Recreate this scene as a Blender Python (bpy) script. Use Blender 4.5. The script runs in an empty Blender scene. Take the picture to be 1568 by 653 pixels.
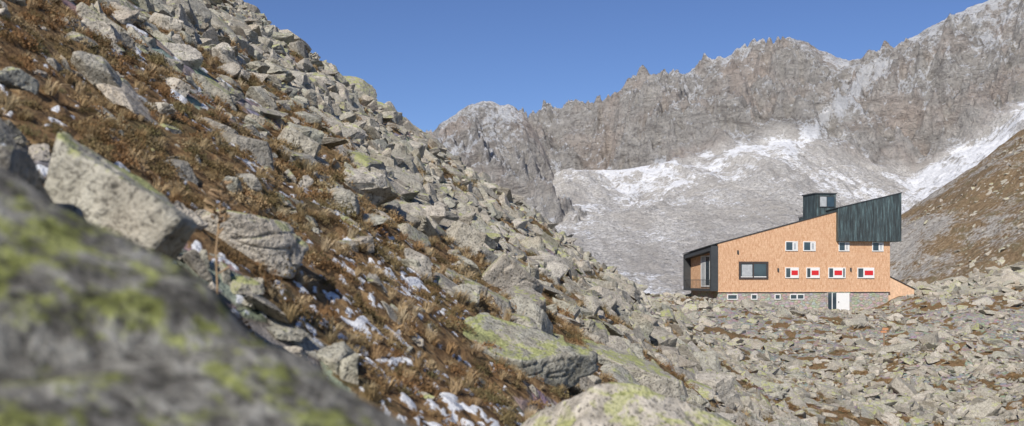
import bpy, math, numpy as np
from mathutils import Vector, Matrix, Euler
rng=np.random.default_rng(7)
scene=bpy.context.scene
# ------------------------------------------------------------ noise
def _h(ix,iy,s):
    n=(ix*374761393+iy*668265263+s*1442695041)&0xffffffff
    n=((n^(n>>13))*1274126177)&0xffffffff
    return n^(n>>16)
def pn(x,y,seed=0):
    x=np.asarray(x,float);y=np.asarray(y,float)
    ix=np.floor(x).astype(np.int64);iy=np.floor(y).astype(np.int64)
    fx=x-ix;fy=y-iy
    def g(a,b):
        t=_h(ix+a,iy+b,seed)*(2*math.pi/4294967296.0)
        return np.cos(t)*(fx-a)+np.sin(t)*(fy-b)
    u=fx*fx*fx*(fx*(fx*6-15)+10);v=fy*fy*fy*(fy*(fy*6-15)+10)
    a=g(0,0);b=g(1,0);c=g(0,1);d=g(1,1)
    return 1.5*((a+(b-a)*u)*(1-v)+(c+(d-c)*u)*v)
def fbm(x,y,o=4,seed=0,gain=.5):
    s=0;a=1
    for i in range(o):
        s=s+a*pn(x,y,seed+i*17); x=x*2.03+5.1; y=y*2.03+1.7; a*=gain
    return s
def ridged(x,y,o=4,seed=0,gain=.5):
    s=0;a=1
    for i in range(o):
        s=s+a*(1-2*np.abs(pn(x,y,seed+i*17))); x=x*2.07+3.1; y=y*2.07+1.3; a*=gain
    return s
def vn3(p,seed=0):
    i=np.floor(p).astype(np.int64);f=p-i;f=f*f*(3-2*f)
    def hv(a,b,c): return _h(i[:,0]+a+(i[:,2]+c)*7919,i[:,1]+b,seed)/2147483648.0-1
    r=0
    for a in (0,1):
        for b in (0,1):
            for c in (0,1):
                w=(f[:,0] if a else 1-f[:,0])*(f[:,1] if b else 1-f[:,1])*(f[:,2] if c else 1-f[:,2])
                r=r+w*hv(a,b,c)
    return r
def sst(a,b,x):
    t=np.clip((x-a)/(b-a),0,1);return t*t*(3-2*t)
def smax(a,b,k):
    h=np.clip(.5+.5*(a-b)/k,0,1);return b+(a-b)*h+k*h*(1-h)
# ------------------------------------------------------------ material helper
class M:
    def __init__(s,name,rough=.9,spec=.2):
        s.m=bpy.data.materials.new(name);s.m.use_nodes=True;s.t=s.m.node_tree
        s.b=s.t.nodes['Principled BSDF'];s.b.inputs['Roughness'].default_value=rough
        s.b.inputs['Specular IOR Level'].default_value=spec
    def n(s,ty,**k):
        n=s.t.nodes.new(ty)
        for a,b in k.items(): setattr(n,a,b)
        return n
    def put(s,sock,v):
        if isinstance(v,bpy.types.NodeSocket): s.t.links.new(v,sock)
        elif isinstance(v,(tuple,list)): sock.default_value=(*v,1) if len(v)==3 and len(sock.default_value)==4 else v
        else: sock.default_value=v
    def pos(s): return s.n('ShaderNodeNewGeometry').outputs['Position']
    def attr(s,name): return s.n('ShaderNodeAttribute',attribute_name=name).outputs['Fac']
    def rand(s): return s.n('ShaderNodeObjectInfo').outputs['Random']
    def nz(s):
        x=s.n('ShaderNodeSeparateXYZ');s.put(x.inputs[0],s.n('ShaderNodeNewGeometry').outputs['Normal']);return x.outputs[2]
    def map(s,v,scale=(1,1,1),rot=(0,0,0)):
        n=s.n('ShaderNodeMapping');s.put(n.inputs['Vector'],v);n.inputs['Scale'].default_value=scale;n.inputs['Rotation'].default_value=rot;return n.outputs[0]
    def noise(s,scale,det=4,r=.55,v=None,dist=0):
        n=s.n('ShaderNodeTexNoise');s.put(n.inputs['Vector'],v if v is not None else s.pos())
        n.inputs['Scale'].default_value=scale;n.inputs['Detail'].default_value=det;n.inputs['Roughness'].default_value=r;n.inputs['Distortion'].default_value=dist
        return n.outputs['Fac']
    def vor(s,scale,v=None,feat='F1',out='Distance'):
        n=s.n('ShaderNodeTexVoronoi',feature=feat);s.put(n.inputs['Vector'],v if v is not None else s.pos());n.inputs['Scale'].default_value=scale
        return n.outputs[out]
    def ramp(s,f,st):
        n=s.n('ShaderNodeValToRGB');s.put(n.inputs[0],f);e=n.color_ramp.elements
        while len(e)<len(st): e.new(.5)
        for i,(p,c) in enumerate(st):
            e[i].position=p; e[i].color=(*c,1) if isinstance(c,tuple) else (c,c,c,1)
        return n.outputs[0]
    def mix(s,f,a,b,bt='MIX'):
        n=s.n('ShaderNodeMix',data_type='RGBA',blend_type=bt);s.put(n.inputs[0],f);s.put(n.inputs[6],a);s.put(n.inputs[7],b);return n.outputs[2]
    def ma(s,op,a,b=0.0,c=0.0,clamp=False):
        n=s.n('ShaderNodeMath',operation=op,use_clamp=clamp);s.put(n.inputs[0],a);s.put(n.inputs[1],b)
        s.put(n.inputs[2],c);return n.outputs[0]
    def bump(s,h,st,d):
        n=s.n('ShaderNodeBump');s.put(n.inputs['Height'],h);n.inputs['Strength'].default_value=st;n.inputs['Distance'].default_value=d
        s.put(s.b.inputs['Normal'],n.outputs[0]);return n
    def col(s,c): s.put(s.b.inputs['Base Color'],c)

def simple(name,c,rough=.6,spec=.3,var=.15,sc=3.0,metal=0):
    m=M(name,rough,spec);m.b.inputs['Metallic'].default_value=metal
    f=m.noise(sc,4);a=tuple(x*(1-var) for x in c);b=tuple(min(1,x*(1+var)) for x in c)
    m.col(m.ramp(f,[(.3,a),(.7,b)]));return m.m

# rock -------------------------------------------------------
def rock_mat(name,near=True,lich=.57):
    m=M(name,.92,.15)
    n1=m.noise(1.3,5,.6);n2=m.noise(9,5,.7)
    n3=m.noise(45,3,.7)
    base=m.ramp(n2,[(.25,(.20,.186,.162)),(.5,(.43,.405,.36)),(.75,(.63,.60,.54))])
    tint=m.ramp(m.rand(),[(0,(.66,.65,.62)),(.35,(1.,.97,.92)),(.6,(.94,.97,.90)),(.8,(1.12,1.06,.99)),(1,(1.25,1.23,1.19))])
    c=m.mix(1,base,tint,'MULTIPLY')
    c=m.mix(m.ramp(n1,[(.52,0.),(.68,.4)]),c,(.42,.34,.25))
    c=m.mix(m.ramp(n3,[(.36,.85),(.47,0.)]),c,(.07,.065,.055))
    l=m.noise(4.5,6,.72,dist=.4)
    up=m.ramp(m.nz(),[(.35,0.),(.85,1.)])
    lf=m.ma('MULTIPLY',m.ramp(l,[(lich,0.),(lich+.05,.75)]),up)
    c=m.mix(lf,c,m.ramp(n3,[(.3,(.26,.29,.09)),(.7,(.52,.54,.18))]))
    dl=m.noise(2.6,6,.75,dist=.3)
    c=m.mix(m.ramp(dl,[(.57,0.),(.64,.45)]),c,(.12,.115,.09))
    m.col(c)
    cr=m.ramp(m.vor(5.,v=m.map(m.pos(),(1,1,2.2),(.4,.5,.2)),feat='DISTANCE_TO_EDGE'),[(0.,0.),(.03,1.)])
    h=m.ma('ADD',n2,m.ma('MULTIPLY',n3,.5));h=m.ma('ADD',h,m.ma('MULTIPLY',cr,.03))
    m.bump(h,.9,.05)
    return m.m
ROCK=rock_mat('gneiss_rock')
ROCKL=rock_mat('gneiss_rock_lichen',lich=.48)
def blurrock():
    m=M('lichen_boulder_rock',.95,.1)
    n2=m.noise(16,6,.78);n3=m.noise(50,3,.7);n1=m.noise(11,5,.72)
    c=m.ramp(n2,[(.36,(.06,.056,.047)),(.46,(.16,.15,.13)),(.56,(.32,.305,.265)),(.66,(.54,.52,.46))])
    c=m.mix(m.ramp(n1,[(.50,0.),(.56,.85)]),c,m.ramp(n2,[(.4,(.17,.185,.05)),(.6,(.46,.49,.15))]))
    c=m.mix(m.ramp(n3,[(.36,.8),(.46,0.)]),c,(.03,.028,.025))
    m.col(c);m.bump(n2,.9,.04);return m.m
BOULD=blurrock()
# ------------------------------------------------------------ mesh helpers
def mesh_obj(name,verts,faces,mat=None,smooth=False,parent=None,coll=None):
    me=bpy.data.meshes.new(name);me.from_pydata([tuple(v) for v in verts],[],faces);me.update()
    if mat: me.materials.append(mat)
    if smooth: me.polygons.foreach_set('use_smooth',[True]*len(me.polygons))
    o=bpy.data.objects.new(name,me);(coll or scene.collection).objects.link(o)
    if parent: o.parent=parent
    return o
def grid_obj(name,X,Y,Z,mat,attrs):
    r,c=X.shape
    me=bpy.data.meshes.new(name);me.vertices.add(r*c)
    me.vertices.foreach_set('co',np.stack([X,Y,Z],-1).astype(np.float32).ravel())
    i=np.arange(r*c).reshape(r,c)
    q=np.stack([i[:-1,:-1],i[:-1,1:],i[1:,1:],i[1:,:-1]],-1).reshape(-1,4)
    me.loops.add(q.size);me.loops.foreach_set('vertex_index',q.ravel().astype(np.int32))
    me.polygons.add(len(q));me.polygons.foreach_set('loop_start',(np.arange(len(q))*4).astype(np.int32))
    me.polygons.foreach_set('use_smooth',np.ones(len(q),bool))
    me.update(calc_edges=True);me.validate()
    for k,v in attrs.items():
        a=me.attributes.new(k,'FLOAT','POINT');a.data.foreach_set('value',v.astype(np.float32).ravel())
    me.materials.append(mat)
    o=bpy.data.objects.new(name,me);scene.collection.objects.link(o);return o
# ------------------------------------------------------------ terrain
def vegmask(x,y):
    r=np.hypot(x,y)
    base=.92-sst(8,24,r)*.44
    n=fbm(x/2.2,y/2.2,4,31,.65)*1.15+fbm(x/14.,y/14.,3,57)*.7
    v=base+n*.9-.38
    fl=sst(6,14,x-y*.12)
    v=v-fl*.04*sst(15,30,r)
    return np.clip(sst(.0,.45,v),0,1)
def snowmask(x,y):
    r=np.hypot(x,y)
    n=.66*fbm(x/.17,y/.17,5,77,.80)+.45*fbm(x/1.2,y/1.2,3,91)
    lvl=.68+.22*sst(20,45,r)+.3*sst(3,12,x)
    lvl=lvl-.34*np.exp(-(((x+.9)/1.7)**2+((y-7.2)/2.6)**2))-.32*np.exp(-(((x+.25)/.7)**2+((y-4.6)/1.3)**2))
    lvl=lvl-.24*np.exp(-(((x+5.5)/4.5)**2+((y-13)/6.5)**2))-.2*np.exp(-(((x+1.4)/.6)**2+((y-4.3)/.8)**2))
    return sst(-.03,.14,n-lvl)
def H(x,y,detail=True):
    x=np.asarray(x,float);y=np.asarray(y,float);r=np.hypot(x,y)
    slope=-1.3-.72*x+.095*y-.0015*np.maximum(0,y-60)**2
    slope=slope-.0009*np.maximum(0,-x-60)**2
    yy=np.clip(y,0,130)
    fl=-7.1+.0275*yy-.0022*np.maximum(0,y-142)**2
    fl=np.maximum(fl,-45)
    kn=np.clip((x-54)*.28,0,9)*np.exp(-((y-140)/26.)**2)
    fl=fl+kn+1.6*np.exp(-((x-17)/8.)**2-((y-95)/22.)**2)
    fl=fl+.9*fbm(x/16.,y/16.,3,5)*sst(20,50,r)
    z=smax(slope,fl,3.0)
    a=sst(5,40,r)
    z=z+a*.55*fbm(x/9.,y/9.,3,11)
    pad=np.interp(x,[20,24,29,36,41,44.5,47.5,60],[-1.6,-2.5,-3.0,-3.6,-3.75,-3.3,-1.9,-1.5])
    w=sst(98,113,y)*(1-sst(134,146,y))*sst(14,23,x)*(1-sst(54,66,x))
    z=z*(1-w)+pad*w
    z=z+.10*fbm(x/1.1,y/1.1,4,23)*sst(.5,4,r)*(1-w*.5)
    if detail:
        v=vegmask(x,y)
        z=z+v*.035*(1-np.abs(pn(x/.16,y/.16,3)))*(r<40)+.015*snowmask(x,y)*(r<40)
    return z
def ground_mat():
    m=M('alpine_ground',.95,.1)
    n1=m.noise(1.2,5,.65);n2=m.noise(11,5,.7);n3=m.noise(40,4,.7)
    veg=m.ramp(n2,[(.25,(.06,.042,.022)),(.42,(.14,.085,.044)),(.55,(.25,.16,.08)),(.68,(.34,.24,.13)),(.8,(.46,.36,.22))])
    veg=m.mix(m.ramp(n1,[(.5,0.),(.65,.7)]),veg,(.11,.105,.05))
    cell=m.vor(3.2,out='Color')
    edge=m.vor(3.2,feat='DISTANCE_TO_EDGE')
    g=m.ramp(n2,[(.25,(.22,.205,.18)),(.55,(.44,.415,.37)),(.8,(.58,.55,.50))])
    g=m.mix(.35,g,m.mix(1,g,cell,'MULTIPLY'))
    g=m.mix(m.ramp(edge,[(.0,.7),(.08,0.)]),g,(.13,.11,.085))
    f=m.ramp(m.ma('ADD',m.attr('veg'),m.ma('MULTIPLY',m.ma('SUBTRACT',n3,.5),.8)),[(.4,0.),(.6,1.)])
    c=m.mix(f,g,veg)
    sf=m.ramp(m.ma('ADD',m.attr('snow'),m.ma('MULTIPLY',m.ma('SUBTRACT',n3,.5),2.4)),[(.42,0.),(.66,.93)])
    c=m.mix(sf,c,(.78,.80,.83))
    m.col(c)
    h=m.ma('ADD',m.ma('MULTIPLY',m.ramp(edge,[(0.,0.),(.12,1.)]),.6),m.ma('ADD',n2,m.ma('MULTIPLY',n3,.5)))
    m.bump(h,.8,.06);return m.m
nr,nc=820,900
rr=np.exp(np.linspace(math.log(.35),math.log(650),nr))[:,None]
th=np.radians(np.linspace(-82,82,nc))[None,:]
GX=rr*np.sin(th);GY=rr*np.cos(th)
grid_obj('ground',GX,GY,H(GX,GY),ground_mat(),{'veg':vegmask(GX,GY),'snow':snowmask(GX,GY)})

# brown hill on the right --------------------------------------
def HH(x,y):
    z=-99+.69*x+.10*y-.0022*np.maximum(0,y-285)**2
    z=z+2.2*fbm(x/40.,y/40.,4,41)+1.1*ridged(x/22.+y/90.,y/60.,4,43)+.35*fbm(x/4.,y/4.,3,45)
    return z
def hill_mat():
    m=M('hill_heath',.95,.1)
    p=m.map(m.pos(),(1,.35,1),(0,0,.4))
    n1=m.noise(.035,6,.68,v=p);n2=m.noise(.9,5,.75);n3=m.noise(.2,4,.65)
    veg=m.ramp(n2,[(.3,(.13,.09,.052)),(.5,(.24,.17,.10)),(.7,(.36,.275,.175))])
    veg=m.mix(m.ramp(n3,[(.5,0.),(.65,.6)]),veg,(.16,.145,.085))
    g=m.ramp(n2,[(.3,(.18,.17,.155)),(.5,(.38,.36,.33)),(.7,(.56,.54,.50))])
    c=m.mix(m.ramp(m.ma('ADD',n1,m.ma('MULTIPLY',m.ma('SUBTRACT',n2,.5),.35)),[(.485,0.),(.56,.9)]),veg,g)
    m.col(c);m.bump(m.ma('ADD',n2,n3),.9,.9);return m.m
hx,hy=np.meshgrid(np.linspace(60,420,560),np.linspace(165,480,420))
grid_obj('hill',hx,hy,HH(hx,hy),hill_mat(),{})

# far mountains ------------------------------------------------
F=1524.
def prof(X,pts):
    u=[(a-784)/F for a,b in pts];z=[(430-b)/F for a,b in pts];return np.interp(X,u,z)
RB=[(-400,330),(200,330),(600,250),(700,215),(800,186),(835,181),(862,192),(880,178),(905,166),(935,163),(950,150),(985,130),(1030,120),(1075,103),(1110,88),(1150,80),(1180,70),(1210,56),(1240,66),(1270,82),(1300,94),(1345,86),(1370,70),(1400,55),(1440,32),(1480,12),(1530,-8),(1600,-40),(1800,-90),(2200,0)]
RA=[(-400,400),(300,380),(560,300),(620,232),(650,207),(690,176),(715,160),(742,149),(760,155),(780,156),(800,170),(818,196),(832,225),(842,252),(856,290),(875,350),(900,420),(1100,500),(2200,600)]
ST=[(-400,300),(800,290),(870,262),(950,262),(1030,250),(1100,240),(1200,213),(1260,225),(1330,255),(1400,272),(1480,225),(1568,165),(1800,60),(2200,60)]
def MH(x,y):
    X=x/y
    wx=x+45*fbm(x/260.,y/260.,2,3); wy=y+45*fbm(x/260.,y/260.,2,9)
    jag=.0019*fbm(x/42.,y*0+1.,4,62,.60)-.0006
    yb=2250.;yc=1600.+60*fbm(x/180.,y*0+7.,3,64)
    zr=(prof(X,RB)+jag)*yb
    zt=prof(X,ST)
    t=np.clip((y-560)/(yc-560),0,1)
    scree=(-.015+(zt+.015)*t**.85)*y
    k=np.clip((y-yc)/(yb-yc),0,1)
    zc=zt*yc
    cl=zc+(zr-zc)*(k**.9)
    env=sst(0,.15,k)*(1-sst(.78,1,k))+.06*sst(.8,1,k)
    env=env*(1-.3*k)
    gul=ridged(wx/230.+wy/600.,wy/620.,2,71,.4)
    rib=ridged(wx/75.-wy/200.,wy/240.,3,75,.55)
    fac=fbm(wx/60.+wy/90.,wy/70.,4,79,.55)
    fin=ridged(x/24.+y/60.,y/45.,3,81,.6)
    d=env*(84*(gul-.75)+38*(rib-.8)+26*fac+10*(fin-.9))
    fan=ridged(wx/110.+2.,wy/520.,3,87,.5)-.7
    B=np.where(y<yc,scree+8*fbm(x/100.,y/180.,4,83)*t+9*fan*sst(.2,.9,t)*(1-sst(.96,1,t))+2.2*fbm(x/14.,y/14.,4,85,.6),cl+d)
    B=np.where(y>yb,zr-1.1*(y-yb),B)
    ya=1560.;y0=1050.
    za=(prof(X,RA)+jag*1.4)*ya
    q=np.clip((y-y0)/(ya-y0),0,1)
    base=(-.015+(.10+.015)*(y0-560)/(1600.-560))*y0*.9
    ea=sst(0,.2,q)*(1-sst(.86,1,q))+.08*sst(.8,1,q)
    A=base+(za-base)*(q**.95)+ea*(46*(gul-.9)+28*(rib-.9)+18*fac+7*(fin-.9))
    A=np.where(y>ya,za-1.2*(y-ya),A)
    A=np.where(y<y0,-200,A)
    z=np.maximum(A,B)
    isA=(A>B)
    cliff=np.where(isA,sst(.0,.25,q),sst(0,.08,k))
    return z,cliff,isA,t,k,fan
def mtn_mat():
    m=M('mountain_rock',.95,.1)
    p=m.pos()
    n1=m.noise(.008,5,.6);n2=m.noise(.03,7,.72);n3=m.noise(.15,5,.8)
    ps=m.map(p,(1,.6,2.4),(.35,.6,.2));st=m.noise(.022,7,.75,v=ps,dist=.6)
    rock=m.ramp(n2,[(.28,(.38,.36,.33)),(.45,(.53,.50,.465)),(.6,(.62,.59,.55)),(.75,(.72,.695,.655))])  # rock tones lifted: the paleness of distance haze is put into the colour
    rock=m.mix(m.ramp(st,[(.37,.65),(.50,0.)]),rock,(.23,.21,.195))
    rock=m.mix(m.ramp(n1,[(.48,0.),(.62,.5)]),rock,(.62,.50,.425))
    rock=m.mix(m.ramp(n3,[(.36,.7),(.5,0.)]),rock,(.24,.22,.205))
    v=m.noise(.26,5,.85)
    scr=m.ramp(v,[(.38,(.26,.245,.225)),(.48,(.48,.46,.43)),(.60,(.66,.64,.61))])
    sk=m.noise(.012,6,.65,v=m.map(p,(2.4,.35,1),(0,0,.15)))
    scr=m.mix(m.ramp(sk,[(.42,.65),(.58,0.)]),scr,(.37,.345,.315))
    c=m.mix(m.attr('cliff'),scr,rock)
    s=m.ma('ADD',m.attr('snow'),m.ma('MULTIPLY',m.ma('SUBTRACT',n2,.5),1.3))
    s=m.ma('ADD',s,m.ma('MULTIPLY',m.ma('SUBTRACT',n3,.5),2.4))
    s=m.ma('ADD',s,m.ma('MULTIPLY',m.ma('SUBTRACT',m.nz(),.70),1.2))
    c=m.mix(m.ramp(s,[(.24,0.),(.54,.94)]),c,(.84,.85,.87))
    m.col(c)
    hh=m.ma('ADD',m.ma('MULTIPLY',n2,2.),m.ma('ADD',m.ma('MULTIPLY',n3,.7),m.ma('MULTIPLY',st,2.)))
    b=m.bump(hh,1.,14.)
    m.put(b.inputs['Distance'],m.ma('ADD',m.ma('MULTIPLY',m.attr('cliff'),9.),4.));return m.m
ys=np.concatenate([np.linspace(560,1040,80,False),np.linspace(1040,2260,500,False),np.linspace(2260,3000,40)])[:,None]
Xs=np.linspace(-.5,.9,1200)[None,:]
MX=Xs*ys;MY=ys+0*Xs
MZ,cliff,isA,t,k,fan=MH(MX,MY)
Xr=MX/MY;Zr=MZ/MY
def line(X,Z,a,b,w):
    ax,az=(a[0]-784)/F,(430-a[1])/F;bx,bz=(b[0]-784)/F,(430-b[1])/F
    dx,dz=bx-ax,bz-az;L=dx*dx+dz*dz
    s=np.clip(((X-ax)*dx+(Z-az)*dz)/L,0,1)
    d=np.hypot(X-ax-s*dx,Z-az-s*dz);return np.exp(-(d/(w/F))**2)
sn=.16+.24*fbm(MX/150.,MY/150.,4,101)+.16*sst(.5,1,k)*cliff
sn=sn+(1-cliff)*(-.36+.12*sst(.55,.98,t)-.24*fan+.24*fbm(MX/60.,MY/260.,4,105,.6))
wn=.5+1.1*fbm(MX/45.,MY/110.,4,103,.6)
sn=sn+wn*(.52*line(Xr,Zr,(850,258),(1010,258),12)+.62*line(Xr,Zr,(1000,262),(1200,215),13))
sn=sn+wn*.30*(line(Xr,Zr,(860,290),(1150,270),30))
sn=sn+(.7+.3*wn)*(.80*line(Xr,Zr,(1345,100),(1215,225),15)+.44*line(Xr,Zr,(1560,10),(1330,165),40))
sn=sn+(.7+.3*wn)*(.62*line(Xr,Zr,(1568,175),(1400,290),18)+.50*line(Xr,Zr,(1568,240),(1400,310),42))
sn=sn+.30*line(Xr,Zr,(700,230),(790,185),40)*isA+.22*line(Xr,Zr,(1150,85),(1000,150),25)+.2*line(Xr,Zr,(1290,120),(1260,200),30)
grid_obj('mountain_range',MX,MY,MZ,mtn_mat(),{'cliff':cliff*1.,'snow':sn})

# ------------------------------------------------------------ rocks
import bmesh
def ico(sub):
    bm=bmesh.new();bmesh.ops.create_icosphere(bm,subdivisions=sub,radius=1)
    v=np.array([p.co[:] for p in bm.verts]);f=[[q.index for q in p.verts] for p in bm.faces];bm.free()
    return v/np.linalg.norm(v,axis=1)[:,None],f
ICO={k:ico(k) for k in (4,5,6)}
def rock_shape(dirs,seed,p=22,n=13,planes=None,rough=.05):
    r=np.random.default_rng(seed)
    if planes is None:
        N=[(1,0,0),(-1,0,0),(0,1,0),(0,-1,0),(0,0,1),(0,0,-1)]
        N=[np.array(a)+r.normal(0,.25,3) for a in N]+[r.normal(0,1,3) for _ in range(n-6)]
        D=list(r.uniform(.58,.9,6))+list(r.uniform(.68,1.0,n-6))
    else: N=[np.array(a,float) for a,_ in planes];D=[b for _,b in planes]
    s=0
    for a,b in zip(N,D):
        a=a/np.linalg.norm(a);s=s+np.maximum(0,dirs@a/b)**p
    rad=s**(-1/p);v=dirs*rad[:,None]
    o=seed*3.7
    nn=vn3(v*2.2+o,seed)*.5+vn3(v*5+o,seed+1)*.3+vn3(v*12+o,seed+2)*.16+vn3(v*28+o,seed+3)*.08
    cr=np.abs(vn3(v*np.array([1.6,1.6,5.])+o,seed+5))
    rad2=1+rough*2*nn-rough*1.6*np.clip(1-cr*9,0,1)
    return v*rad2[:,None]
rockcoll=bpy.data.collections.new('rock_variants')
dimsl=[(1,.75,.40),(1,.6,.30),(1,.85,.5),(1,.7,.22),(1,.55,.42),(1,.9,.28),(1,.65,.5),(1,.5,.26),(1,.8,.40),(1,.7,.32),(1,.95,.6),(1,.6,.18),(1,.45,.35),(1,.85,.24),(1,.7,.6),(1,.4,.2)]
NV=len(dimsl)
for i,dm in enumerate(dimsl):
    v,f=ICO[4];w=rock_shape(v,100+i,p=70,n=11,rough=.032)*np.array(dm)
    mesh_obj('rock_%02d'%i,w,f,ROCKL if i in (2,9,13) else ROCK,False,coll=rockcoll)
def instancer(name,pts,rot,scl,idx,coll):
    me=bpy.data.meshes.new(name);me.vertices.add(len(pts));me.vertices.foreach_set('co',np.asarray(pts,np.float32).ravel())
    a=me.attributes.new('rot','FLOAT_VECTOR','POINT');a.data.foreach_set('vector',np.asarray(rot,np.float32).ravel())
    a=me.attributes.new('scl','FLOAT_VECTOR','POINT');a.data.foreach_set('vector',np.asarray(scl,np.float32).ravel())
    a=me.attributes.new('idx','INT','POINT');a.data.foreach_set('value',np.asarray(idx,np.int32))
    o=bpy.data.objects.new(name,me);scene.collection.objects.link(o)
    g=bpy.data.node_groups.new(name+'_nodes','GeometryNodeTree')
    g.interface.new_socket('Geometry',in_out='INPUT',socket_type='NodeSocketGeometry')
    g.interface.new_socket('Geometry',in_out='OUTPUT',socket_type='NodeSocketGeometry')
    N=g.nodes;L=g.links
    gi=N.new('NodeGroupInput');go=N.new('NodeGroupOutput');ip=N.new('GeometryNodeInstanceOnPoints')
    ci=N.new('GeometryNodeCollectionInfo');ci.inputs['Collection'].default_value=coll
    ci.inputs['Separate Children'].default_value=True;ci.inputs['Reset Children'].default_value=True
    def na(nm,ty):
        n=N.new('GeometryNodeInputNamedAttribute');n.data_type=ty;n.inputs['Name'].default_value=nm
        return [s for s in n.outputs if s.enabled and s.name=='Attribute'][0]
    L.new(gi.outputs[0],ip.inputs['Points']);L.new(ci.outputs[0],ip.inputs['Instance'])
    ip.inputs['Pick Instance'].default_value=True
    L.new(na('idx','INT'),ip.inputs['Instance Index']);L.new(na('rot','FLOAT_VECTOR'),ip.inputs['Rotation'])
    L.new(na('scl','FLOAT_VECTOR'),ip.inputs['Scale']);L.new(ip.outputs[0],go.inputs[0])
    md=o.modifiers.new('scatter','NODES');md.node_group=g
    return o
def normal(fn,x,y,e=.3):
    dx=(fn(x+e,y)-fn(x-e,y))/(2*e);dy=(fn(x,y+e)-fn(x,y-e))/(2*e)
    n=np.stack([-dx,-dy,np.ones_like(dx)],-1);return n/np.linalg.norm(n,axis=1)[:,None]
Hs=lambda x,y:H(x,y,False)
def place(fn,x,y,size,tilt,sink,idx,nal=.8):
    z=fn(x,y);n=normal(fn,x,y,.5);rot=[];pos=[]
    for i in range(len(x)):
        nn=Vector(n[i]).lerp(Vector((0,0,1)),1-nal).normalized()
        q=Vector((0,0,1)).rotation_difference(nn).to_matrix()
        R=q@Euler((rng.normal(0,tilt),rng.normal(0,tilt),rng.uniform(0,6.283))).to_matrix()
        rot.append(R.to_euler()[:]);pos.append((x[i]+n[i][0]*sink*size[i],y[i]+n[i][1]*sink*size[i],z[i]+n[i][2]*sink*size[i]))
    return pos,rot
def wedge(n,y0,y1,X0=-.75,X1=.75):
    y=np.sqrt(rng.uniform(y0*y0,y1*y1,n));return rng.uniform(X0,X1,n)*y,y
P=[];R=[];S=[];I=[]
def inbuild(x,y):
    c,s=math.cos(.1745),math.sin(.1745);dx=x-24.4;dy=y-118
    a=c*dx+s*dy;b=-s*dx+c*dy;return (a>-2)&(a<27)&(b>-1.2)&(b<11)
hero=[]
def addrocks(n,y0,y1,smin,smax,pw,keep,tilt=.35,X0=-.75,X1=.75,fn=Hs,sink=.08):
    x,y=wedge(n,y0,y1,X0,X1)
    sz=smin*(smax/smin)**(rng.uniform(0,1,n)**pw)
    k=(rng.uniform(0,1,n)<keep(x,y,sz))&~inbuild(x,y)
    x,y,sz=x[k],y[k],sz[k]
    for hx_,hy_,hr in hero:
        q=np.hypot(x-hx_,y-hy_)>hr+sz*.35;x,y,sz=x[q],y[q],sz[q]
    idx=rng.integers(0,NV,len(x))
    p,r=place(fn,x,y,sz,tilt,sink,idx)
    P.extend(p);R.extend(r);I.extend(idx)
    s=sz[:,None]*rng.uniform(.75,1.25,(len(x),3));S.extend(s)
heroes=[ # name, x,y,zc, dims, yaw, tiltx, tilty, seed
 ('boulder',-1.34,3.2,.14,(.27,.26,.38),.3,.05,.30,11),
 ('boulder',-1.62,2.95,.10,(.42,.32,.30),-.2,.1,.25,12),
 ('boulder',-1.38,5.0,.19,(.34,.26,.19),.1,.1,.15,13),
 ('boulder',.44,4.5,-.97,(.72,.45,.52),.05,-.1,.0,14),
 ('boulder',-.15,7.2,-.62,(.56,.42,.30),-.3,.25,.35,15),
 ('boulder',-.45,9.6,-.22,(.55,.4,.26),-.2,.1,.5,16),
 ('boulder',-2.75,9.0,1.18,(.62,.42,.20),.2,.1,.3,17),
 ('boulder',-.05,11.6,-.05,(.5,.4,.42),.6,.3,.5,18),
 ('boulder',1.35,11.8,-1.15,(.7,.5,.34),.1,.1,.3,19),
 ('boulder',1.9,9.2,-1.55,(.5,.4,.28),.5,.1,.5,20),
 ('boulder',4.2,14.2,-2.7,(.9,.7,.36),.3,.3,.6,21),
 ('boulder',-.9,5.6,-.35,(.30,.22,.11),.3,.1,.5,22),
 ('boulder',-2.4,6.2,.75,(.36,.25,.14),.9,.1,.5,23),
 ('boulder',-3.9,9.5,2.35,(.45,.35,.16),.5,.1,.5,24),
 ('boulder',-5.2,12.5,3.55,(.7,.5,.28),.3,.2,.5,26),
 ('boulder',-.75,6.6,-.22,(.28,.22,.12),.7,.1,.5,27),
 ('boulder',-1.6,8.0,.48,(.35,.28,.15),-.4,.1,.5,28),
]
for h in heroes: hero.append((h[1],h[2],max(h[4])*.8))
near=lambda x,y,s:(.45+.55*(1-vegmask(x,y)))*(x*x+y*y>3.2**2)
far=lambda x,y,s:(.24+.76*(1-vegmask(x,y)*.88))
addrocks(2600,2.5,10,.03,.14,1.5,near)
addrocks(620,5,18,.12,.32,1.4,near,.3)
addrocks(8500,8,26,.06,.38,1.6,far,.4)
addrocks(1300,12,40,.25,.55,1.8,far,.3)
addrocks(19000,20,62,.11,.50,1.5,far,.42)
addrocks(24000,55,150,.2,.78,1.6,lambda x,y,s:np.where(x>.13*y,.22,.9)*(.3+.7*(1-vegmask(x,y))),.4)
addrocks(500,45,110,.6,1.3,1.8,lambda x,y,s:(x<.13*y)*.9,.35,-.5,.2)
addrocks(12000,24,125,.10,.5,1.5,lambda x,y,s:.18+.55*(1-vegmask(x,y)),.4,.1,.75)
addrocks(300,40,110,.6,1.6,1.6,lambda x,y,s:.6+0*x,.3,-.05,.75)
addrocks(2600,118,160,.3,1.7,1.8,lambda x,y,s:(x>50)*1.,.4,.38,.75)
addrocks(5500,190,330,.25,1.2,1.8,lambda x,y,s:(x>75)*np.clip(.35+fbm(x/25.,y/60.,3,41),0,1),.3,.33,.75,fn=HH,sink=.05)
instancer('boulder_field',P,R,S,I,rockcoll)
print('rocks',len(S))
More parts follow.
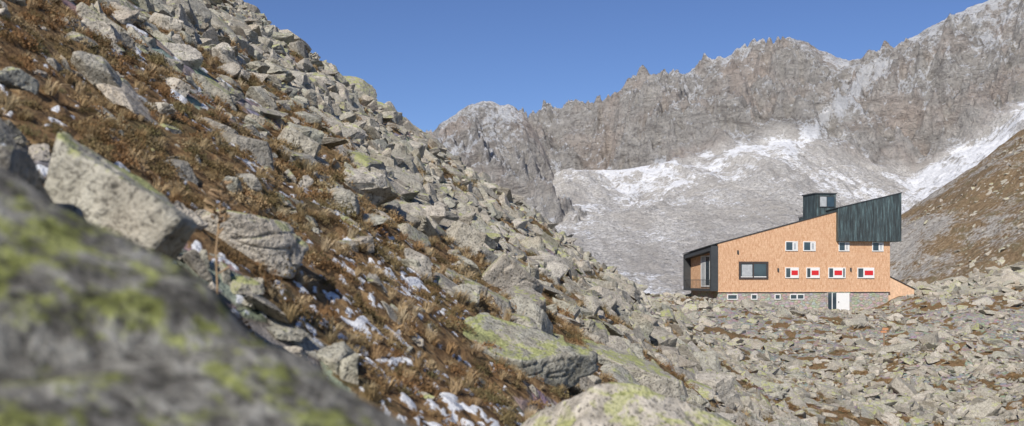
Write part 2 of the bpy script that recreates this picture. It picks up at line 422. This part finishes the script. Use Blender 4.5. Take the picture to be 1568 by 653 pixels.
for nm,x,y,z,dm,yaw,tx,ty,sd in heroes:
    v,f=ICO[6];w=rock_shape(v,sd,p=45,n=12,rough=.032)*np.array(dm)
    o=mesh_obj(nm,w,f,ROCKL,True);o.location=(x,y,z);o.rotation_euler=(tx,ty,yaw)
v,f=ICO[6]
w=rock_shape(v,5,p=46,planes=[((.463,-.255,.849),.68),((.1,1,.1),.75),((-1,0,0),.95),((.9,.1,-.25),1.4),((0,-1,-.1),.40),((0,0,-1),.6)],rough=.028)
o=mesh_obj('lichen_boulder',w,f,BOULD,True);o.location=(-.74,.78,-.815)

# ------------------------------------------------------------ vegetation
def leafmat(name,stops):
    m=M(name,.8,.15);n=m.noise(25,2);n1=m.noise(.9,4,.65)
    c=m.ramp(m.rand(),stops);c=m.mix(m.ramp(n,[(.3,.3),(.7,0.)]),c,(.06,.04,.022))
    c=m.mix(m.ramp(n1,[(.50,0.),(.64,.55)]),c,(.15,.13,.06));m.col(c);return m.m
HEATH=leafmat('heath_leaves',[(0,(.10,.085,.038)),(.2,(.20,.115,.052)),(.4,(.31,.175,.08)),(.6,(.28,.185,.095)),(.75,(.17,.15,.07)),(.9,(.42,.29,.155)),(1,(.48,.38,.23))])
GRASS=leafmat('dry_grass',[(0,(.36,.25,.13)),(.3,(.52,.38,.21)),(.6,(.58,.46,.29)),(.8,(.40,.25,.12)),(1,(.62,.52,.35))])
vegcoll=bpy.data.collections.new('tuft_variants')
def heath(seed):
    r=np.random.default_rng(seed);V=[];Fc=[]
    for i in range(260):
        a=r.uniform(0,6.283);q=math.sqrt(r.uniform(0,1));lump=.75+.25*math.sin(3*a+seed)
        h=(1-q*q)*.55*lump*r.uniform(.5,1.15)
        c=np.array([q*lump*math.cos(a),q*lump*math.sin(a),h])
        d=r.normal(0,1,3);d[2]=abs(d[2])+.4;d/=np.linalg.norm(d);s=np.cross(d,r.normal(0,1,3));s/=np.linalg.norm(s)
        L=r.uniform(.07,.17);W=L*.32;b=len(V)
        V+= [c-s*W*.3,c+d*L*.5+s*W,c+d*L,c+d*L*.5-s*W];Fc.append([b,b+1,b+2,b+3])
    for i in range(26):
        a=r.uniform(0,6.283);q=r.uniform(.1,.95);t=np.array([q*math.cos(a),q*math.sin(a),.62*(1-q*q)*r.uniform(.8,1.5)+.05]);b0=t*np.array([.5,.5,0])
        w=.012*np.array([-math.sin(a),math.cos(a),0]);b=len(V);V+=[b0-w,b0+w,t+w*.4,t-w*.4];Fc.append([b,b+1,b+2,b+3])
    return mesh_obj('heath_%d'%seed,V,Fc,HEATH,coll=vegcoll)
def grass(seed):
    r=np.random.default_rng(seed);V=[];Fc=[]
    for i in range(70):
        a=r.uniform(0,6.283);q=.22*math.sqrt(r.uniform(0,1));o=np.array([q*math.cos(a),q*math.sin(a),0]);a2=a+r.normal(0,.5)
        d=np.array([math.cos(a2),math.sin(a2),0]);lean=r.uniform(.2,1.1);L=r.uniform(.5,1.1);s=np.array([-d[1],d[0],0])*.018
        p0=o;p1=o+d*lean*.3*L+np.array([0,0,.55*L]);p2=o+d*lean*.85*L+np.array([0,0,.85*L-.25*lean*L]);b=len(V)
        V+=[p0-s,p0+s,p1-s*.8,p1+s*.8,p2];Fc+=[[b,b+1,b+3,b+2],[b+2,b+3,b+4]]
    return mesh_obj('tuft_%d'%seed,V,Fc,GRASS,coll=vegcoll)
for i in range(5): heath(i)
for i in range(4): grass(i+20)
P=[];R=[];S=[];I=[]
def addveg(n,y0,y1,smin,smax,X0=-.75,X1=.6,gr=.36):
    x,y=wedge(n,y0,y1,X0,X1);k=(rng.uniform(0,1,n)<vegmask(x,y)**1.5)&(snowmask(x,y)<rng.uniform(.0,.6,n))&~inbuild(x,y)
    x,y=x[k],y[k];sz=rng.uniform(smin,smax,len(x))
    isg=rng.uniform(0,1,len(x))<gr+.3*fbm(x/2.,y/2.,2,8)
    idx=np.where(isg,rng.integers(5,9,len(x)),rng.integers(0,5,len(x)))
    p,r=place(lambda a,b:H(a,b,True),x,y,sz,.12,0,idx,.6)
    P.extend(p);R.extend(r);I.extend(idx);S.extend(sz[:,None]*rng.uniform(.85,1.2,(len(x),3)))
addveg(3400,2.2,9,.04,.12)
addveg(6000,8,20,.06,.16)
addveg(11500,18,60,.11,.26)
addveg(3500,50,120,.15,.36)
instancer('heath_and_dry_grass',P,R,S,I,vegcoll)
# dried flower stalk
def tube(V,Fc,a,b,ra,rb,n=6):
    a=np.array(a);b=np.array(b);d=b-a;d/=np.linalg.norm(d);u=np.cross(d,[.3,.9,.1]);u/=np.linalg.norm(u);w=np.cross(d,u);s=len(V)
    for c,r_ in ((a,ra),(b,rb)):
        for i in range(n):
            t=6.2832*i/n;V.append(c+(u*math.cos(t)+w*math.sin(t))*r_)
    for i in range(n): Fc.append([s+i,s+(i+1)%n,s+n+(i+1)%n,s+n+i])
V=[];Fc=[];r=np.random.default_rng(3)
sx0,sy0=-1.18,4.0
z0=float(H(sx0,sy0))
pp=[(sx0,sy0,z0-.02),(sx0-.01,sy0,z0+.2),(sx0+.005,sy0+.01,z0+.38),(sx0+.01,sy0+.01,.34)]
for a,b in zip(pp,pp[1:]): tube(V,Fc,a,b,.0045,.0035)
for i in range(70):
    c=np.array([sx0+.01,sy0+.01,r.uniform(.24,.38)])+r.normal(0,.012,3);e=c+np.array([*r.normal(0,.022,2),r.uniform(.005,.03)])
    tube(V,Fc,c,e,.002,.0065,5)
for i in range(8):
    c=np.array([sx0,sy0,z0+r.uniform(.1,.45)]);e=c+np.array([*r.normal(0,.03,2),r.uniform(0,.03)]);tube(V,Fc,c,e,.003,.005,5)
mesh_obj('dried_flower_stalk',V,Fc,simple('dry_stalk',(.38,.26,.15),.8))

# ------------------------------------------------------------ hut
hut=bpy.data.objects.new('mountain_hut',None);scene.collection.objects.link(hut)
hut.location=(24.4,118,0);hut.rotation_euler=(0,0,math.radians(10))
def box(name,x0,x1,y0,y1,z0,z1,mat,bev=0,parent=hut):
    V=[(x,y,z) for x in (x0,x1) for y in (y0,y1) for z in (z0,z1)]
    Fc=[[0,1,3,2],[4,6,7,5],[0,4,5,1],[2,3,7,6],[0,2,6,4],[1,5,7,3]]
    o=mesh_obj(name,V,Fc,mat,parent=parent)
    return o
def prism(name,pts,y0,y1,mat,parent=hut,drop=0,zmin=-99):
    n=len(pts);V=[(a,y0,b) for a,b in pts]+[(a,y1,b-(drop if b>zmin else 0)) for a,b in pts]
    Fc=[list(range(n)),list(range(2*n-1,n-1,-1))]+[[i,n+i,n+(i+1)%n,(i+1)%n] for i in range(n)]
    return mesh_obj(name,V,Fc,mat,parent=parent)
def shingle():
    m=M('larch_shingles',.85,.15)
    tc=m.n('ShaderNodeTexCoord').outputs['Object']
    sx=m.n('ShaderNodeSeparateXYZ');m.put(sx.inputs[0],tc);cx=m.n('ShaderNodeCombineXYZ')
    m.put(cx.inputs[0],m.ma('ADD',sx.outputs[0],sx.outputs[1]));m.put(cx.inputs[1],sx.outputs[2]);uv=cx.outputs[0]
    b=m.n('ShaderNodeTexBrick');m.put(b.inputs['Vector'],uv);b.inputs['Scale'].default_value=1
    b.inputs['Brick Width'].default_value=.11;b.inputs['Row Height'].default_value=.26;b.inputs['Mortar Size'].default_value=.004;b.inputs['Bias'].default_value=0
    b.inputs['Color1'].default_value=(.54,.285,.15,1);b.inputs['Color2'].default_value=(.76,.50,.31,1);b.inputs['Mortar'].default_value=(.36,.18,.095,1)
    c=m.mix(m.ramp(m.noise(3,5,.85,v=m.map(tc,(1.6,1.6,.6))),[(.40,.0),(.60,.7)]),b.outputs['Color'],(.77,.52,.34))
    c=m.mix(m.ramp(m.noise(3.,5,.85,v=m.map(tc,(1.8,1.8,.6))),[(.51,0.),(.62,.75)]),c,(.47,.23,.12))
    c=m.mix(m.ramp(m.noise(.35,3,.6,v=tc),[(.45,0.),(.7,.35)]),c,(.58,.345,.205))
    m.col(c);m.bump(b.outputs['Fac'],.5,-.015);return m.m
def clad():
    m=M('patinated_cladding',.5,.4)
    tc=m.n('ShaderNodeTexCoord').outputs['Object']
    n=m.noise(1,5,.7,v=m.map(tc,(5,5,.5)));n2=m.noise(3,4,.7,v=m.map(tc,(3,3,.25)))
    c=m.ramp(n,[(.3,(.026,.032,.033)),(.48,(.05,.065,.067)),(.58,(.08,.115,.12)),(.72,(.17,.25,.255))])
    c=m.mix(m.ramp(n2,[(.55,0.),(.7,.4)]),c,(.13,.115,.10))
    m.col(c)
    w=m.n('ShaderNodeTexWave',wave_type='BANDS',bands_direction='X');m.put(w.inputs['Vector'],tc);w.inputs['Scale'].default_value=1.05
    m.bump(m.ramp(w.outputs['Fac'],[(.0,0.),(.12,1.)]),.8,.05);return m.m
def stone():
    m=M('rubble_masonry',.95,.1);tc=m.n('ShaderNodeTexCoord').outputs['Object']
    mp=m.map(tc,(1,1,1.7));v=m.vor(2.2,v=mp,out='Color');e=m.vor(2.2,v=mp,feat='DISTANCE_TO_EDGE')
    g=m.ramp(m.noise(2.5,5,.7,v=tc),[(.3,(.36,.33,.28)),(.7,(.62,.58,.50))])
    g=m.mix(.3,g,m.mix(1,g,v,'MULTIPLY'));g=m.mix(m.ramp(e,[(0.,.8),(.07,0.)]),g,(.26,.23,.19))
    m.col(g);m.bump(m.ramp(e,[(0.,0.),(.1,1.)]),.7,.05);return m.m
SH=shingle();CL=clad();STN=stone()
DK=simple('dark_metal',(.055,.06,.063),.5,.4);WH=simple('white_paint',(.78,.78,.76),.5,.3,.03)
RED=simple('red_paint',(.62,.03,.035),.5,.3,.05);FR=simple('dark_window_frame',(.07,.055,.05),.5)
PL=simple('larch_planks',(.72,.48,.31),.8,.15,.2,4)
gm=M('window_glass',.06,.8);gm.col(gm.ramp(gm.noise(.6,2),[(.3,(.02,.035,.05)),(.7,(.05,.08,.10))]));GL=gm.m
BL=simple('blind_fabric',(.42,.44,.45),.8)
D=9.5
prism('walls',[(0,-1.3),(22.2,-1.3),(22.2,10.2),(0,4.38)],0,D,SH,drop=.8,zmin=0)
box('stone_base',.12,22.05,.12,D-.1,-4.8,-1.3,STN)
prism('roof',[(-1.0,4.14),(15.1,8.36),(15.1,8.46),(-1.0,4.24)],-.10,D+.1,DK,drop=.8)
prism('clad_upper_storey',[(15.1,4.76),(23.4,4.76),(23.4,10.68),(15.1,8.74)],-.55,D+.4,CL,drop=.6,zmin=6)
prism('upper_roof_edge',[(15.02,8.75),(23.46,10.70),(23.46,10.80),(15.02,8.85)],-.62,D+.45,DK,drop=.6)
box('loggia_side',-.85,-.003,-.07,.42,-1.25,4.12,DK)
box('loggia_back',-.85,-.003,D-.35,D+.05,-1.25,3.35,DK)
prism('loggia_top',[(-.85,3.55),(-.003,3.55),(-.003,4.34),(-.85,4.13)],.42,D+.05,DK,drop=.8)
box('loggia_floor',-.85,-.003,.42,D-.35,-1.25,-.95,DK)
box('loggia_window_frame',-.10,-.004,.9,5.4,-.75,3.05,WH)
for i in range(3):
    box('loggia_glass_%d'%i,-.125,-.101,1.1+i*1.4,2.25+i*1.4,-.55,2.9,GL if i==1 else BL)
box('railing_top',-.82,-.77,.42,D-.35,.05,.12,DK)
for i in range(18): box('baluster_%d'%i,-.81,-.78,.6+i*.48,.63+i*.48,-.95,.05,DK)
box('roof_tower',13.65,16.4,2.5,5.8,6.8,10.7,CL);box('tower_cap',13.55,16.5,2.4,5.9,10.7,10.84,DK)
box('tower_window_frame',14.15,16.2,2.42,2.497,9.05,10.45,DK);box('tower_glass',14.25,15.1,2.39,2.417,9.15,10.35,BL);box('tower_glass_2',15.2,16.1,2.39,2.417,9.15,10.35,GL)
def win(n,a,b,z0,z1,frame=WH,y=0.,t=.10):
    box(n+'_frame_l',a,a+t,y-.09,y-.003,z0,z1,frame);box(n+'_frame_r',b-t,b,y-.09,y-.003,z0,z1,frame)
    box(n+'_frame_t',a+t,b-t,y-.09,y-.003,z1-t,z1,frame);box(n+'_frame_b',a+t,b-t,y-.09,y-.003,z0,z0+t,frame)
    box(n+'_glass',a+t,b-t,y-.03,y-.003,z0+t,z1-t,GL)
win('panorama_window',2.61,6.33,.16,2.27,FR,t=.24)
box('panorama_sill_frame',2.85,6.09,-.05,-.032,.40,.50,WH)
box('panorama_blind',3.0,4.3,-.06,-.032,.55,1.9,BL);box('panorama_mullion',4.35,4.5,-.08,-.051,.40,2.03,FR)
for i,(a,b) in enumerate([(8.5,10.1),(10.8,12.4),(15.4,16.8),(19.8,21.3)]):
    win('upper_window_%d'%i,a,b,3.56,4.72)
    box('upper_window_%d_sash'%i,a+(b-a)*.58,b-.12,-.075,-.032,3.68,4.60,WH)
    box('upper_window_%d_sash_glass'%i,a+(b-a)*.68,b-.22,-.09,-.077,3.78,4.50,BL)
def shutter(n,a,b,z0,z1):
    box(n,a,b,-.14,-.092,z0,z1,WH);w=b-a
    box(n+'_red_panel',a+.12*w,b-.12*w,-.16,-.142,z0+.28*(z1-z0),z1-.28*(z1-z0),RED)
for i,(a,b,l,q) in enumerate([(8.5,10.15,.62,1),(11.2,12.85,.5,1),(14.05,16.3,.7,2),(17.85,20.0,.75,1)]):
    win('window_%d'%i,a,b,.30,1.58)
    if q==1: shutter('shutter_%d'%i,a+l,b+.05,.30,1.58)
    else: shutter('shutter_%da'%i,a+.6,b-.35,.30,1.58)
for i,(a,b) in enumerate([(1.2,2.5),(4.2,5.0),(7.2,7.95),(9.15,11.)]):
    win('cellar_window_%d'%i,a,b,-2.28,-1.62,WH,.12,.1)
box('cellar_mullion',10.0,10.15,.03,.085,-2.2,-1.7,WH)
box('door_surround',13.9,16.95,.0,.117,-3.8,-1.42,STN)
box('door_glass',14.05,15.1,-.06,-.003,-3.7,-1.5,GL);box('door_glass_frame',15.1,15.2,-.08,-.003,-3.7,-1.5,WH);box('door_glass_frame_b',14.5,14.6,-.08,-.062,-3.7,-1.5,WH)
box('door_leaf',15.2,16.8,-.08,-.003,-3.7,-1.5,WH);box('door_handle',15.35,15.42,-.13,-.082,-2.7,-2.5,DK)
for i,(s,z) in enumerate([(2.4,3.2),(7.5,1.1),(16.9,1.15)]): box('wall_lamp_%d'%i,s,s+.16,-.16,-.003,z,z+.4,DK)
box('drip_edge',-.02,22.22,-.05,-.003,-1.36,-1.28,PL)
prism('annex_walls',[(22.203,-2.6),(25.7,-2.6),(25.7,-1.05),(22.203,.55)],.4,6,PL)
prism('annex_roof',[(22.203,.56),(25.9,-1.13),(25.9,-1.05),(22.203,.64)],.25,6.2,DK)
# trail signpost
sp=bpy.data.objects.new('trail_signpost',None);scene.collection.objects.link(sp)
sx_,sy_=28.4,76.0;sp.location=(sx_,sy_,float(H(sx_,sy_))+.3)
OR=simple('orange_signboard',(.50,.24,.12),.7);WD=simple('post_wood',(.30,.20,.12),.8)
V=[];Fc=[];tube(V,Fc,(0,0,-.6),(0,0,1.45),.05,.045,8);Fc.append(list(range(8,16)));mesh_obj('post',V,Fc,WD,parent=sp)
for i,(z,d) in enumerate([(1.2,1),(.98,-1)]):
    pts=[(-.16*d,z),(.24*d,z),(.33*d,z+.08),(.24*d,z+.16),(-.16*d,z+.16)]
    prism('arrow_board_%d'%i,pts,-.09,-.055,OR,parent=sp)

# ------------------------------------------------------------ light, sky, camera
sd=Vector((-.30,-.70,.61)).normalized()
el=math.asin(sd.z);az=math.atan2(sd.x,sd.y)
w=bpy.data.worlds.new('World');scene.world=w;w.use_nodes=True
nt=w.node_tree;sk=nt.nodes.new('ShaderNodeTexSky');sk.sky_type='NISHITA';sk.sun_disc=False
sk.sun_elevation=el;sk.sun_rotation=az;sk.altitude=2700;sk.air_density=1.05;sk.dust_density=.3;sk.ozone_density=5.0
hs=nt.nodes.new('ShaderNodeHueSaturation');hs.inputs['Saturation'].default_value=1.05;hs.inputs['Hue'].default_value=.510
nt.links.new(sk.outputs[0],hs.inputs['Color']);nt.links.new(hs.outputs[0],nt.nodes['Background'].inputs[0]);nt.nodes['Background'].inputs[1].default_value=.105
L=bpy.data.lights.new('sun','SUN');L.energy=5.0;L.angle=math.radians(.5);L.color=(1,.945,.865)
lo=bpy.data.objects.new('sun',L);scene.collection.objects.link(lo);lo.rotation_euler=sd.to_track_quat('Z','Y').to_euler()
cam=bpy.data.cameras.new('camera');co=bpy.data.objects.new('camera',cam);scene.collection.objects.link(co)
co.location=(0,0,0);co.rotation_euler=(math.pi/2,0,0)
cam.lens=35;cam.sensor_width=36;cam.shift_y=103.5/1568;cam.clip_start=.05;cam.clip_end=8000
cam.dof.use_dof=True;cam.dof.focus_distance=60;cam.dof.aperture_fstop=3.2
scene.camera=co
scene.view_settings.view_transform='Standard';scene.view_settings.look='None';scene.view_settings.exposure=0
